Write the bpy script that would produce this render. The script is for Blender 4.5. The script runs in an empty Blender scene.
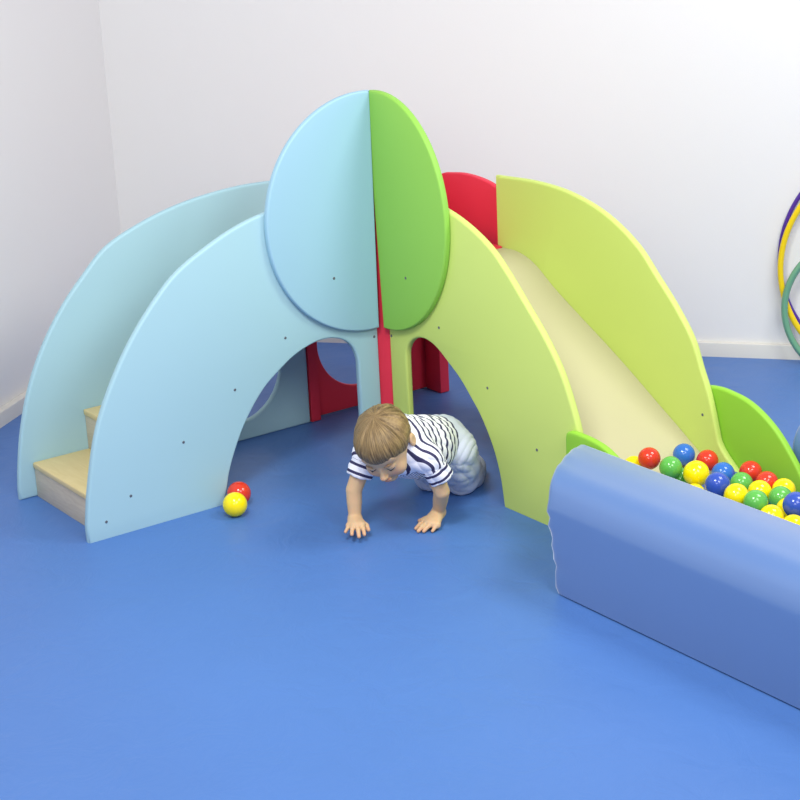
import bpy, bmesh, math, random
import numpy as np
from mathutils import Vector, Matrix

random.seed(4)
rng = np.random.default_rng(7)
scene = bpy.context.scene
COL = scene.collection


# ------------------------------------------------------------------ colour / materials
def lin(r, g, b):
    def f(c):
        c /= 255.0
        return c / 12.92 if c <= 0.04045 else ((c + 0.055) / 1.055) ** 2.4
    return (f(r), f(g), f(b), 1.0)


def mat(name, rgb, rough=0.5, spec=0.4, bump=0.0, bscale=200.0, var=0.0, vscale=6.0, sss=0.0, coat=0.0):
    m = bpy.data.materials.new(name)
    m.use_nodes = True
    nt = m.node_tree
    b = nt.nodes['Principled BSDF']
    b.inputs['Base Color'].default_value = lin(*rgb)
    b.inputs['Roughness'].default_value = rough
    b.inputs['Specular IOR Level'].default_value = spec
    b.inputs['Coat Weight'].default_value = coat
    if sss:
        b.inputs['Subsurface Weight'].default_value = sss
        b.inputs['Subsurface Radius'].default_value = (0.012, 0.005, 0.003)
        b.inputs['Subsurface Scale'].default_value = 1.0
    tc = nt.nodes.new('ShaderNodeTexCoord')
    if var:
        n = nt.nodes.new('ShaderNodeTexNoise')
        n.inputs['Scale'].default_value = vscale
        n.inputs['Detail'].default_value = 4
        nt.links.new(tc.outputs['Object'], n.inputs['Vector'])
        mx = nt.nodes.new('ShaderNodeMix')
        mx.data_type = 'RGBA'
        c = lin(*rgb)
        mx.inputs['A'].default_value = tuple(x * (1 - var) for x in c[:3]) + (1,)
        mx.inputs['B'].default_value = tuple(min(1, x * (1 + var)) for x in c[:3]) + (1,)
        nt.links.new(n.outputs['Fac'], mx.inputs['Factor'])
        nt.links.new(mx.outputs['Result'], b.inputs['Base Color'])
    if bump:
        n2 = nt.nodes.new('ShaderNodeTexNoise')
        n2.inputs['Scale'].default_value = bscale
        n2.inputs['Detail'].default_value = 3
        nt.links.new(tc.outputs['Object'], n2.inputs['Vector'])
        bp = nt.nodes.new('ShaderNodeBump')
        bp.inputs['Strength'].default_value = bump
        bp.inputs['Distance'].default_value = 0.01
        nt.links.new(n2.outputs['Fac'], bp.inputs['Height'])
        nt.links.new(bp.outputs['Normal'], b.inputs['Normal'])
    return m


def wood(name, c1, c2, scale=14.0, rough=0.45):
    m = bpy.data.materials.new(name)
    m.use_nodes = True
    nt = m.node_tree
    b = nt.nodes['Principled BSDF']
    b.inputs['Roughness'].default_value = rough
    tc = nt.nodes.new('ShaderNodeTexCoord')
    mp = nt.nodes.new('ShaderNodeMapping')
    mp.inputs['Scale'].default_value = (1.5, 8.0, 12.0)
    nt.links.new(tc.outputs['Object'], mp.inputs['Vector'])
    n = nt.nodes.new('ShaderNodeTexNoise')
    n.inputs['Scale'].default_value = scale
    n.inputs['Detail'].default_value = 5
    n.inputs['Distortion'].default_value = 1.2
    nt.links.new(mp.outputs['Vector'], n.inputs['Vector'])
    r = nt.nodes.new('ShaderNodeValToRGB')
    r.color_ramp.elements[0].position = 0.3
    r.color_ramp.elements[1].position = 0.7
    r.color_ramp.elements[0].color = lin(*c1)
    r.color_ramp.elements[1].color = lin(*c2)
    nt.links.new(n.outputs['Fac'], r.inputs['Fac'])
    nt.links.new(r.outputs['Color'], b.inputs['Base Color'])
    return m


def mat_floor():
    m = mat('blue_mat_vinyl', (76, 117, 181), rough=0.42, spec=0.35, var=0.06, vscale=2.2)
    nt = m.node_tree
    b = nt.nodes['Principled BSDF']
    tc = nt.nodes.new('ShaderNodeTexCoord')
    n1 = nt.nodes.new('ShaderNodeTexNoise')
    n1.inputs['Scale'].default_value = 9.0
    n1.inputs['Detail'].default_value = 5
    n1.inputs['Distortion'].default_value = 0.8
    nt.links.new(tc.outputs['Object'], n1.inputs['Vector'])
    bp = nt.nodes.new('ShaderNodeBump')
    bp.inputs['Strength'].default_value = 0.25
    bp.inputs['Distance'].default_value = 0.02
    nt.links.new(n1.outputs['Fac'], bp.inputs['Height'])
    nt.links.new(bp.outputs['Normal'], b.inputs['Normal'])
    return m


M = dict(
    floor=mat_floor(),
    wall=mat('white_wall_paint', (231, 230, 227), 0.85, 0.2, bump=0.05, bscale=300),
    skirt=mat('cream_skirting_paint', (222, 219, 210), 0.5, 0.3),
    blue=mat('light_blue_laminate', (163, 200, 209), 0.5, 0.3, var=0.015, vscale=3),
    blue2=mat('light_blue_guard_laminate', (155, 195, 212), 0.5, 0.3, var=0.015, vscale=3),
    lime=mat('lime_green_laminate', (199, 218, 114), 0.5, 0.3, var=0.03, vscale=3),
    green=mat('leaf_green_laminate', (142, 198, 80), 0.5, 0.3, var=0.02, vscale=3),
    fin=mat('apple_green_laminate', (142, 199, 58), 0.5, 0.3, var=0.02, vscale=3),
    red=mat('red_laminate', (224, 52, 74), 0.5, 0.3, var=0.02, vscale=3),
    slide=mat('cream_slide_laminate', (192, 186, 150), 0.35, 0.4, var=0.02, vscale=3),
    tread=wood('maple_tread', (218, 196, 136), (226, 206, 148), 6),
    riser=wood('pale_wood_riser', (196, 182, 156), (212, 200, 174), 9),
    screw=mat('dark_steel_screw', (92, 96, 104), 0.35, 0.6),
    vinyl=mat('soft_blue_vinyl', (82, 118, 172), 0.34, 1.0, bump=0.03, bscale=900, var=0.02, vscale=4),
    ball_r=mat('red_plastic', (218, 60, 38), 0.16, 0.5),
    ball_y=mat('yellow_plastic', (250, 226, 8), 0.16, 0.5),
    ball_g=mat('green_plastic', (96, 180, 78), 0.16, 0.5),
    ball_b=mat('blue_plastic', (52, 112, 196), 0.16, 0.5),
    ball_n=mat('deep_blue_plastic', (54, 84, 176), 0.16, 0.5),
    hoop_y=mat('yellow_hoop_plastic', (244, 210, 12), 0.35, 0.5),
    hoop_p=mat('violet_hoop_plastic', (78, 44, 150), 0.35, 0.5),
    hoop_g=mat('grey_green_hoop_plastic', (112, 168, 132), 0.35, 0.5),
    trousers=mat('pale_grey_cotton', (208, 214, 228), 0.9, 0.1, bump=0.15, bscale=700),
    white_eye=mat('eye_white', (236, 232, 226), 0.25, 0.5),
    iris=mat('dark_iris', (52, 44, 42), 0.2, 0.6),
    lips=mat('lip_skin', (204, 120, 104), 0.5, 0.4, sss=0.1),
    brow=mat('brow_hair', (150, 118, 84), 0.8, 0.2),
    nail=mat('fingernail', (240, 196, 176), 0.3, 0.4),
)

_b = M['vinyl'].node_tree.nodes['Principled BSDF']
_b.inputs['Sheen Weight'].default_value = 0.65
_b.inputs['Sheen Roughness'].default_value = 0.4

# ------------------------------------------------------------------ object helpers
def link(o, parent=None):
    COL.objects.link(o)
    if parent is not None:
        o.parent = parent
        o.matrix_parent_inverse = Matrix.Identity(4)
    return o


def wloc(o):
    v = Vector((0, 0, 0))
    while o is not None:
        v += o.location
        o = o.parent
    return v


def mesh_obj(name, me, material=None, parent=None, origin=None, label=None, smooth=None):
    """mesh data is given in world coordinates; the origin is moved to `origin`"""
    if origin is None:
        n = len(me.vertices)
        co = np.empty(n * 3)
        me.vertices.foreach_get('co', co)
        co = co.reshape(-1, 3)
        lo, hi = co.min(0), co.max(0)
        origin = Vector(((lo[0] + hi[0]) / 2, (lo[1] + hi[1]) / 2, lo[2]))
    origin = Vector(origin)
    me.transform(Matrix.Translation(-origin))
    o = bpy.data.objects.new(name, me)
    me.name = name
    if material is not None:
        me.materials.clear()
        me.materials.append(material)
    link(o, parent)
    o.location = origin - (wloc(parent) if parent is not None else Vector((0, 0, 0)))
    if label:
        o['label'] = label
    if smooth is not None:
        for p in me.polygons:
            p.use_smooth = True
        if smooth < 180:
            me.set_sharp_from_angle(angle=math.radians(smooth))
    return o


def thing(o, label, cat, group=None, kind=None):
    o['label'] = label
    o['category'] = cat
    if group:
        o['group'] = group
    if kind:
        o['kind'] = kind
    return o


def empty(name, loc):
    o = bpy.data.objects.new(name, None)
    o.empty_display_size = 0.1
    link(o)
    o.location = loc
    return o


def cr(pts, n=8):
    """Catmull-Rom through the points; a point followed by the marker '|' is a hard corner."""
    segs, cur = [], []
    for p in pts:
        if p == '|':
            segs.append(cur)
            cur = [cur[-1]]
        else:
            cur.append(np.array(p, float))
    segs.append(cur)
    out = []
    for s in segs:
        if len(s) < 2:
            continue
        if len(s) == 2:
            out += [s[0]]
            last = s[1]
            continue
        e = [2 * s[0] - s[1]] + s + [2 * s[-1] - s[-2]]
        for i in range(1, len(e) - 2):
            p0, p1, p2, p3 = e[i - 1:i + 3]
            d = np.linalg.norm(p2 - p1)
            k = max(2, min(n, int(d / 0.012)))
            # centripetal-ish tangents scaled by neighbouring spans
            d0, d2 = max(1e-6, np.linalg.norm(p1 - p0)), max(1e-6, np.linalg.norm(p3 - p2))
            t1 = ((p1 - p0) / d0 + (p2 - p1) / d) * 0.5 * d
            t2 = ((p2 - p1) / d + (p3 - p2) / d2) * 0.5 * d
            for j in range(k):
                t = j / k
                h = (2 * t**3 - 3 * t**2 + 1, t**3 - 2 * t**2 + t, -2 * t**3 + 3 * t**2, t**3 - t**2)
                out.append(h[0] * p1 + h[1] * t1 + h[2] * p2 + h[3] * t2)
        last = s[-1]
    out.append(last)
    res = [out[0]]
    for p in out[1:]:
        if np.linalg.norm(p - res[-1]) > 1e-5:
            res.append(p)
    if np.linalg.norm(res[-1] - res[0]) < 1e-5:
        res.pop()
    return [(float(p[0]), float(p[1])) for p in res]


def plate(name, loops, plane, lo, hi, material, parent, bevel=0.006, label=None):
    """A board: outline loops extruded between lo and hi along the axis normal to `plane` ('x', 'y' or 'z'), edges rounded."""
    t = hi - lo
    cu = bpy.data.curves.new('tmp', 'CURVE')
    cu.dimensions = '2D'
    cu.fill_mode = 'BOTH'
    bevel = min(bevel, t * 0.49)
    cu.extrude = t / 2 - bevel
    cu.bevel_depth = bevel
    cu.bevel_resolution = 3
    cu.offset = -bevel
    for lp in loops:
        sp = cu.splines.new('POLY')
        sp.points.add(len(lp) - 1)
        for q, (a, b) in zip(sp.points, lp):
            q.co = (a, b, 0, 1)
        sp.use_cyclic_u = True
    tmp = bpy.data.objects.new('tmp', cu)
    COL.objects.link(tmp)
    dg = bpy.context.evaluated_depsgraph_get()
    me = bpy.data.meshes.new_from_object(tmp.evaluated_get(dg))
    bpy.data.objects.remove(tmp)
    bpy.data.curves.remove(cu)
    mid = (lo + hi) / 2
    if plane == 'x':
        T = Matrix(((0, 0, 1, mid), (1, 0, 0, 0), (0, 1, 0, 0), (0, 0, 0, 1)))
    elif plane == 'y':
        T = Matrix(((1, 0, 0, 0), (0, 0, -1, mid), (0, 1, 0, 0), (0, 0, 0, 1)))
    else:
        T = Matrix(((1, 0, 0, 0), (0, 1, 0, 0), (0, 0, 1, mid), (0, 0, 0, 1)))
    me.transform(T)
    bm = bmesh.new()
    bm.from_mesh(me)
    bmesh.ops.remove_doubles(bm, verts=bm.verts, dist=1e-5)
    bmesh.ops.recalc_face_normals(bm, faces=bm.faces)
    bm.to_mesh(me)
    bm.free()
    return mesh_obj(name, me, material, parent, label=label, smooth=50)


def prism(name, poly, z0, z1, material, parent, bevel=0.004, label=None):
    return plate(name, [poly], 'z', z0, z1, material, parent, bevel, label)


def box(name, lo, hi, material, parent=None, bevel=0.003, label=None, smooth=40):
    bm = bmesh.new()
    bmesh.ops.create_cube(bm, size=1)
    for v in bm.verts:
        v.co = Vector([(lo[i] + hi[i]) / 2 + v.co[i] * (hi[i] - lo[i]) for i in range(3)])
    if bevel:
        bmesh.ops.bevel(bm, geom=bm.edges[:], offset=bevel, segments=3, profile=0.5, affect='EDGES')
    me = bpy.data.meshes.new(name)
    bm.to_mesh(me)
    bm.free()
    return mesh_obj(name, me, material, parent, label=label, smooth=smooth)


def circle(cx, cy, r, n=64, ry=None):
    ry = ry or r
    return [(cx + r * math.cos(2 * math.pi * i / n), cy + ry * math.sin(2 * math.pi * i / n)) for i in range(n)]


def screw_mesh(r=0.0042, h=0.0012):
    bm = bmesh.new()
    prof = [(r, 0), (r, h * 0.4), (r * 0.8, h), (r * 0.4, h), (r * 0.3, h * 0.2), (0, h * 0.2)]
    n = 14
    rings = []
    for (a, z) in prof[:-1]:
        rings.append([bm.verts.new((a * math.cos(2 * math.pi * i / n), a * math.sin(2 * math.pi * i / n), z)) for i in range(n)])
    c = bm.verts.new((0, 0, prof[-1][1]))
    for k in range(len(rings) - 1):
        for i in range(n):
            bm.faces.new((rings[k][i], rings[k][(i + 1) % n], rings[k + 1][(i + 1) % n], rings[k + 1][i]))
    for i in range(n):
        bm.faces.new((rings[-1][i], rings[-1][(i + 1) % n], c))
    me = bpy.data.meshes.new('screw')
    bm.to_mesh(me)
    bm.free()
    me.materials.append(M['screw'])
    return me


SCREW = screw_mesh()


def screws(parent, plane, off, pts):
    for (a, b) in pts:
        o = bpy.data.objects.new('screw', SCREW)
        link(o, parent)
        if plane == 'x':
            w = Vector((off, a, b))
            o.rotation_euler = (0, math.pi / 2, 0)
        else:
            w = Vector((a, off, b))
            o.rotation_euler = (math.pi / 2, 0, 0)
        o.location = w - wloc(parent)


# ------------------------------------------------------------------ the room
E_B = Vector((0.7862, 0.6180, 0)).normalized()     # along the back wall
N_B = Vector((0.6180, -0.7862, 0)).normalized()    # into the room
P_B = Vector((-0.1067, 1.4025, 0))
E_L = -N_B                                          # along the left wall, towards the back corner
N_L = Vector((0.7862, 0.6180, 0)).normalized()
P_L = Vector((-1.2231, -0.6855, 0))
# corner
s = (P_L - P_B).dot(E_B)
CORNER = P_B + E_B * s


def wall_box(name, a, b, nrm, thick, z0, z1, material, off=0.0, bevel=0):
    a, b = Vector(a), Vector(b)
    bm = bmesh.new()
    vs = []
    for z in (z0, z1):
        for p in (a + nrm * off, b + nrm * off, b + nrm * (off + thick), a + nrm * (off + thick)):
            vs.append(bm.verts.new((p.x, p.y, z)))
    f = [(0, 1, 2, 3), (7, 6, 5, 4), (0, 4, 5, 1), (1, 5, 6, 2), (2, 6, 7, 3), (3, 7, 4, 0)]
    for q in f:
        bm.faces.new([vs[i] for i in q])
    bmesh.ops.recalc_face_normals(bm, faces=bm.faces)
    if bevel:
        bmesh.ops.bevel(bm, geom=[e for e in bm.edges if e.verts[0].co.z > z1 - 1e-6 and e.verts[1].co.z > z1 - 1e-6],
                        offset=bevel, segments=3, profile=0.5, affect='EDGES')
    me = bpy.data.meshes.new(name)
    bm.to_mesh(me)
    bm.free()
    o = mesh_obj(name, me, material, smooth=40)
    o['kind'] = 'structure'
    return o


far_b = CORNER + E_B * 6.0
far_l = CORNER - E_L * 6.0
wall_box('wall_back', CORNER - E_B * 0.1, far_b, N_B, -0.1, 0, 2.7, M['wall'])
wall_box('wall_left', CORNER + E_L * 0.1, far_l, N_L, -0.1, 0, 2.7, M['wall'])
wall_box('baseboard_back', CORNER, far_b, N_B, 0.014, 0, 0.052, M['skirt'], bevel=0.004)
wall_box('baseboard_left', CORNER, far_l, N_L, 0.03, 0, 0.05, M['skirt'], bevel=0.004)
# padded blue floor
bm = bmesh.new()
q = [CORNER, far_b, far_b + N_B * 6.0, far_l]
top = [bm.verts.new((p.x, p.y, 0)) for p in q]
bot = [bm.verts.new((p.x, p.y, -0.04)) for p in q]
bm.faces.new(top)
bm.faces.new(bot[::-1])
for i in range(4):
    bm.faces.new((top[i], top[(i + 1) % 4], bot[(i + 1) % 4], bot[i]))
bmesh.ops.recalc_face_normals(bm, faces=bm.faces)
me = bpy.data.meshes.new('floor')
bm.to_mesh(me)
bm.free()
fl = mesh_obj('floor', me, M['floor'], origin=(0, 0, 0))
fl['kind'] = 'structure'

# ------------------------------------------------------------------ corner climbing frame
frame = empty('climbing_frame', (0, 0, 0))
thing(frame, 'corner toddler climbing frame with light blue stair wing, lime green slide wing and red posts', 'climbing frame')
T = 0.022
W = 0.44

blue_front = cr([(-0.019, -0.005), '|', (-0.019, 0.83), '|', (-0.2, 0.832), (-0.33, 0.826), (-0.46, 0.798), (-0.5676, 0.7551), (-0.673, 0.698), (-0.7405, 0.638),
                 (-0.8235, 0.543), (-0.895, 0.434), (-0.952, 0.315), (-0.9977, 0.137), (-1.012, 0.045), '|', (-1.0108, -0.005), '|',
                 (-0.585, -0.005), '|', (-0.570, 0.04), (-0.557, 0.09), (-0.531, 0.154), (-0.4915, 0.227), (-0.42, 0.315), (-0.364, 0.357),
                 (-0.3155, 0.387), (-0.26, 0.408), (-0.221, 0.415), (-0.181, 0.413), (-0.137, 0.397), (-0.108, 0.367),
                 (-0.094, 0.328), '|', (-0.094, -0.005), '|', (-0.019, -0.005)])
pb = plate('side_panel', [blue_front], 'x', -T, 0, M['blue'], frame, 0.007, 'light blue arched front panel of the stair wing')
screws(pb, 'x', 0.0, [(-0.873, 0.104), (-0.954, 0.049), (-0.696, 0.218), (-0.519, 0.332), (-0.341, 0.448), (-0.034, 0.388)])

blue_back = cr([(-0.0, 0), '|', (0, 0.80), '|', (-0.2, 0.806), (-0.4, 0.785), (-0.55, 0.745), (-0.6656, 0.6937), (-0.7407, 0.6266), (-0.8131, 0.5507), (-0.8885, 0.4458),
                (-0.9462, 0.3312), (-0.9864, 0.206), (-1.010, 0.08), (-1.0153, 0.03), '|', (-1.0153, 0), '|', (0, 0)])
plate('side_panel', [blue_back, circle(-0.26, 0.222, 0.162)], 'x', -W - T, -W, M['blue'], frame, 0.007,
      'light blue arched rear panel with a round hole, behind the stairs')

lime_front = cr([(0.029, -0.005), '|', (0.029, 0.83), '|', (0.15, 0.832), (0.28, 0.824), (0.40, 0.795), (0.5266, 0.736), (0.5884, 0.686), (0.6691, 0.608), (0.7484, 0.528),
                 (0.8065, 0.4516), (0.852, 0.36), (0.8723, 0.306), (0.888, 0.24), (0.905, 0.18), (0.945, 0.13), (0.985, 0.10), (1.0, 0.06), '|', (1.0, -0.005), '|',
                 (0.553, -0.005), '|', (0.546, 0.04), (0.536, 0.09), (0.5103, 0.16), (0.4569, 0.2446), (0.418, 0.285), (0.37, 0.331), (0.314, 0.3695),
                 (0.2686, 0.398), (0.2335, 0.412), (0.1975, 0.4165), (0.168, 0.411), (0.134, 0.392), (0.114, 0.363), (0.1105, 0.325), '|',
                 (0.1105, -0.005), '|', (0.029, -0.005)])
pg = plate('side_panel', [lime_front], 'y', 0, T, M['lime'], frame, 0.007, 'lime green arched front panel of the slide wing')
screws(pg, 'y', 0.0, [(0.041, 0.392), (0.280, 0.466), (0.495, 0.336), (0.704, 0.209)])

lime_back = cr([(0, 0), '|', (0, 0.80), '|', (0.2, 0.806), (0.35, 0.793), (0.5, 0.752), (0.63, 0.6798), (0.70, 0.6133), (0.7788, 0.5355), (0.8443, 0.4533), (0.878, 0.3775),
                (0.8987, 0.3339), (0.9175, 0.2838), (0.9364, 0.22), (0.948, 0.183), (0.968, 0.158), (1.0, 0.13), (1.03, 0.105), (1.045, 0.065), '|', (1.045, 0), '|', (0, 0)])
pl = plate('side_panel', [lime_back, circle(0.26, 0.21, 0.15)], 'y', W, W + T, M['lime'], frame, 0.007,
           'lime green arched rear panel along the far side of the slide')
screws(pl, 'y', W, [(0.887, 0.251)])


def guard_outline(sign, cut, slant, cx, rx):
    # a disc of 0.35 m trimmed along the corner; the trim leans by `slant` per metre of height
    pts = []
    for t in np.linspace(-math.pi, math.pi, 240, endpoint=False):
        z = 0.768 + 0.35 * math.sin(t)
        a = cx + rx * math.cos(t)
        pts.append((sign * max(a, cut - slant * (z - 0.42)), z))
    return pts


gb = plate('guard_panel', [guard_outline(-1, 0.0265, 0.012, 0.045, 0.343)], 'x', 0.0005, 0.021, M['blue2'], frame, 0.006,
           'sky blue rounded guard panel beside the corner')
screws(gb, 'x', 0.021, [(-0.177, 0.597)])
gg = plate('guard_panel', [guard_outline(1, 0.030, 0.043, 0.045, 0.311)], 'y', -0.021, -0.0005, M['green'], frame, 0.006,
           'darker green rounded guard panel beside the corner')
screws(gg, 'y', -0.021, [(0.157, 0.593)])

prism('corner_post', [(-0.03, -0.0185), (-0.003, -0.0185), (0.0285, 0.003), (0.0285, 0.032), (-0.03, 0.032)], 0, 1.09, M['red'], frame, 0.004)
prism('corner_post', [(-0.470, 0.001), (-0.436, 0.001), (-0.436, 0.036), (-0.470, 0.036)], 0, 0.76, M['red'], frame, 0.005)
prism('corner_post', [(-0.4665, 0.485), (-0.385, 0.485), (-0.385, 0.52), (-0.4665, 0.52)], 0, 0.76, M['red'], frame, 0.005)
prism('corner_post', [(-0.03, 0.464), (0.03, 0.464), (0.03, 0.51), (-0.03, 0.51)], 0, 0.76, M['red'], frame, 0.005)
plate('rear_panel', [cr([(0.037, 0.003), '|', (0.52, 0.003), '|', (0.52, 0.74), '|', (0.44, 0.76), (0.257, 0.77), (0.11, 0.76), '|', (0.037, 0.74), '|', (0.037, 0.003)]),
                     circle(0.228, 0.242, 0.168)], 'x', -0.487, -0.467, M['red'], frame, 0.005, 'dark red rear panel with a round window')
plate('rear_panel', [cr([(-0.384, 0.54), '|', (-0.031, 0.54), '|', (-0.031, 0.74), '|', (-0.10, 0.76), (-0.22, 0.77), (-0.32, 0.76), '|', (-0.384, 0.74), '|', (-0.384, 0.54)])],
      'y', 0.486, 0.506, M['red'], frame, 0.005)
box('platform', (-0.465, 0.0235, 0.55), (0.03, 0.4395, 0.586), M['red'], frame, 0.006)

# stairs between the blue panels
zs = [0.107, 0.230, 0.348, 0.466]
ys = [-0.962, -0.785, -0.605, -0.425, -0.245]
for k, z in enumerate(zs):
    y0, y1 = ys[k], ys[k + 1]
    tr = box('stair_tread', (-W + 0.001, y0 - 0.004, z - 0.018), (-T - 0.001, y1 + 0.004, z), M['tread'], frame, 0.004)
    zb = 0.0 if k == 0 else zs[k - 1] + 0.0005
    box('stair_riser', (-W + 0.001, y0, zb), (-T - 0.001, y0 + 0.016, z - 0.0185), M['riser'], frame, 0.001)
box('stair_tread', (-W + 0.001, ys[4] - 0.004, 0.566), (-T - 0.001, -0.021, 0.584), M['tread'], frame, 0.004)
box('stair_riser', (-W + 0.001, ys[4], zs[3] + 0.0005), (-T - 0.001, ys[4] + 0.016, 0.5655), M['riser'], frame, 0.001)

# slide bed
prof = cr([(0.031, 0.5805), (0.0965, 0.5800), (0.1668, 0.5615), (0.2711, 0.4960), (0.3821, 0.4335), (0.4903, 0.3745), (0.5958, 0.3135), (0.6987, 0.2500),
           (0.7993, 0.1890), (0.875, 0.1420), (0.93, 0.1180), (0.99, 0.1060)])
bm = bmesh.new()
rows = []
for i, (x, z) in enumerate(prof):
    a = prof[max(0, i - 1)]
    b = prof[min(len(prof) - 1, i + 1)]
    d = Vector((b[0] - a[0], b[1] - a[1])).normalized()
    nx, nz = -d[1], d[0]
    t = 0.016
    rows.append([bm.verts.new(p) for p in ((x, T + 0.0008, z), (x, W - 0.0008, z), (x - nx * t, W - 0.0008, z - nz * t), (x - nx * t, T + 0.0008, z - nz * t))])
for i in range(len(rows) - 1):
    for k in range(4):
        bm.faces.new((rows[i][k], rows[i][(k + 1) % 4], rows[i + 1][(k + 1) % 4], rows[i + 1][k]))
bm.faces.new(rows[0])
bm.faces.new(rows[-1][::-1])
bmesh.ops.recalc_face_normals(bm, faces=bm.faces)
me = bpy.data.meshes.new('slide_bed')
bm.to_mesh(me)
bm.free()
mesh_obj('slide_bed', me, M['slide'], frame, label='cream slide bed', smooth=40)

# green fins at the foot of the slide
fin_b = cr([(0.84, 0), '|', (0.84, 0.30), '|', (0.855, 0.318), (0.8795, 0.327), (0.93, 0.332), (0.9627, 0.330), (1.0256, 0.3196), (1.0805, 0.2963), (1.1349, 0.2594), (1.1892, 0.2036),
            (1.2254, 0.1546), (1.25, 0.08), '|', (1.26, 0), '|', (0.84, 0)])
plate('fin_panel', [fin_b], 'y', W + T + 0.0005, W + 2 * T, M['fin'], frame, 0.007, 'apple green quarter-round fin on the far side of the ball pit')
fin_f = cr([(0.847, 0), '|', (0.847, 0.285), '|', (0.850, 0.299), (0.862, 0.3065), (0.905, 0.3085), (0.95, 0.306), (1.0, 0.296), (1.06, 0.265), (1.12, 0.21), (1.17, 0.14), (1.19, 0.07), '|', (1.195, 0), '|', (0.847, 0)])
plate('fin_panel', [fin_f], 'y', -T, -0.0005, M['fin'], frame, 0.007, 'apple green quarter-round fin behind the front bolster')


# ------------------------------------------------------------------ foam bolsters
def bolster(name, y0, y1, x0a, x0b, x1, h, label, seed, pucker):
    """long upholstered wall along X with a domed top; x0a / x0b = left end at y1 / at y0."""
    r = random.Random(seed)
    w = y1 - y0
    rad = 0.075
    radf = 0.09
    prof = []                                             # from bottom front up and over to bottom back; (v 0..1 across, z)
    for i in range(13):
        prof.append((0.0, 0.004 + (h - radf) * i / 12))
    for i in range(1, 10):
        a = math.pi / 2 * i / 9
        prof.append((radf * (1 - math.cos(a)) / w, h - radf + radf * math.sin(a)))
    for i in range(1, 8):
        prof.append((radf / w + (1 - (radf + 0.45 * rad) / w) * i / 8, h + 0.006 * math.sin(math.pi * i / 8)))
    for i in range(0, 8):
        a = math.pi / 2 * i / 7
        rr = rad * 0.45
        prof.append((1 - rr / w + rr / w * math.sin(a), h - rr + rr * math.cos(a)))
    for i in range(1, 11):
        prof.append((1.0, (h - rad * 0.45) * (1 - i / 10) + 0.004))
    n = 120
    us = [0, 0.004, 0.010, 0.018, 0.028, 0.04] + list(np.linspace(0.055, 0.4, 60)) + list(np.linspace(0.42, 1, 30))
    bm = bmesh.new()
    ph = [(r.uniform(20, 60), r.uniform(0, 6.28), r.uniform(2, 9)) for _ in range(6)]
    rows = []
    cx = (y0 + y1) / 2
    for u in us:
        row = []
        d = u * (x1 - 1.0)
        # end rounding
        s = 1.0
        if d < 0.02:
            s = 1 - 0.09 * (1 - math.sqrt(max(0, 1 - (1 - d / 0.02) ** 2)))
        for (v, z) in prof:
            y = y0 + v * w
            x0 = x0b + (x0a - x0b) * v
            x = x0 + (x1 - x0) * u
            yy = cx + (y - cx) * (1 - (1 - s) * 1.0)
            zz = h / 2 + (z - h / 2) * (1 - (1 - s) * (0.6 if z > h / 2 else 0.0))
            # puckers running in from the end seam, fading with distance
            if pucker:
                f = math.exp(-d / 0.028)
                wv = sum(math.sin(z * k + p + d * q) for k, p, q in ph[:4]) / 4 + 0.8 * math.sin(z * 190 + 2.2 * math.sin(z * 41))
                if v < 0.02:
                    yy += pucker * f * wv
                    x += pucker * 0.35 * math.exp(-d / 0.01) * wv
                zz += pucker * 0.3 * f * math.sin(y * 120)
                # slow slackness of the cover
                yy -= 0.004 * math.sin(z / h * math.pi) if v < 0.02 else 0
                x += 0.040 * (1 - z / h) * (1 - u) * (1 - v)
            row.append(bm.verts.new((x, yy, max(zz, 0.001))))
        rows.append(row)
    m = len(prof)
    for i in range(len(rows) - 1):
        for k in range(m - 1):
            bm.faces.new((rows[i][k], rows[i][k + 1], rows[i + 1][k + 1], rows[i + 1][k]))
        bm.faces.new((rows[i][m - 1], rows[i][0], rows[i + 1][0], rows[i + 1][m - 1]))
    bm.faces.new(rows[0][::-1])
    bm.faces.new(rows[-1])
    bmesh.ops.recalc_face_normals(bm, faces=bm.faces)
    me = bpy.data.meshes.new(name)
    bm.to_mesh(me)
    bm.free()
    o = mesh_obj(name, me, M['vinyl'], smooth=50)
    thing(o, label, 'bolster', 'foam bolsters around the ball pit')
    return o


bolster('foam_bolster', -0.272, -0.0265, 0.925, 1.055, 2.5, 0.303, 'long pale blue vinyl foam bolster in front of the ball pit', 3, 0.006)
bolster('foam_bolster', 0.492, 0.74, 1.16, 1.160, 2.5, 0.30, 'pale blue foam bolster behind the green fin at the right edge', 5, 0.0)
pad = box('foam_pad', (0.995, 0.001, 0.0), (1.75, 0.4385, 0.1245), M['floor'], None, 0.012)
thing(pad, 'blue foam pad lying under the balls between the two bolsters', 'foam pad')

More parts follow.
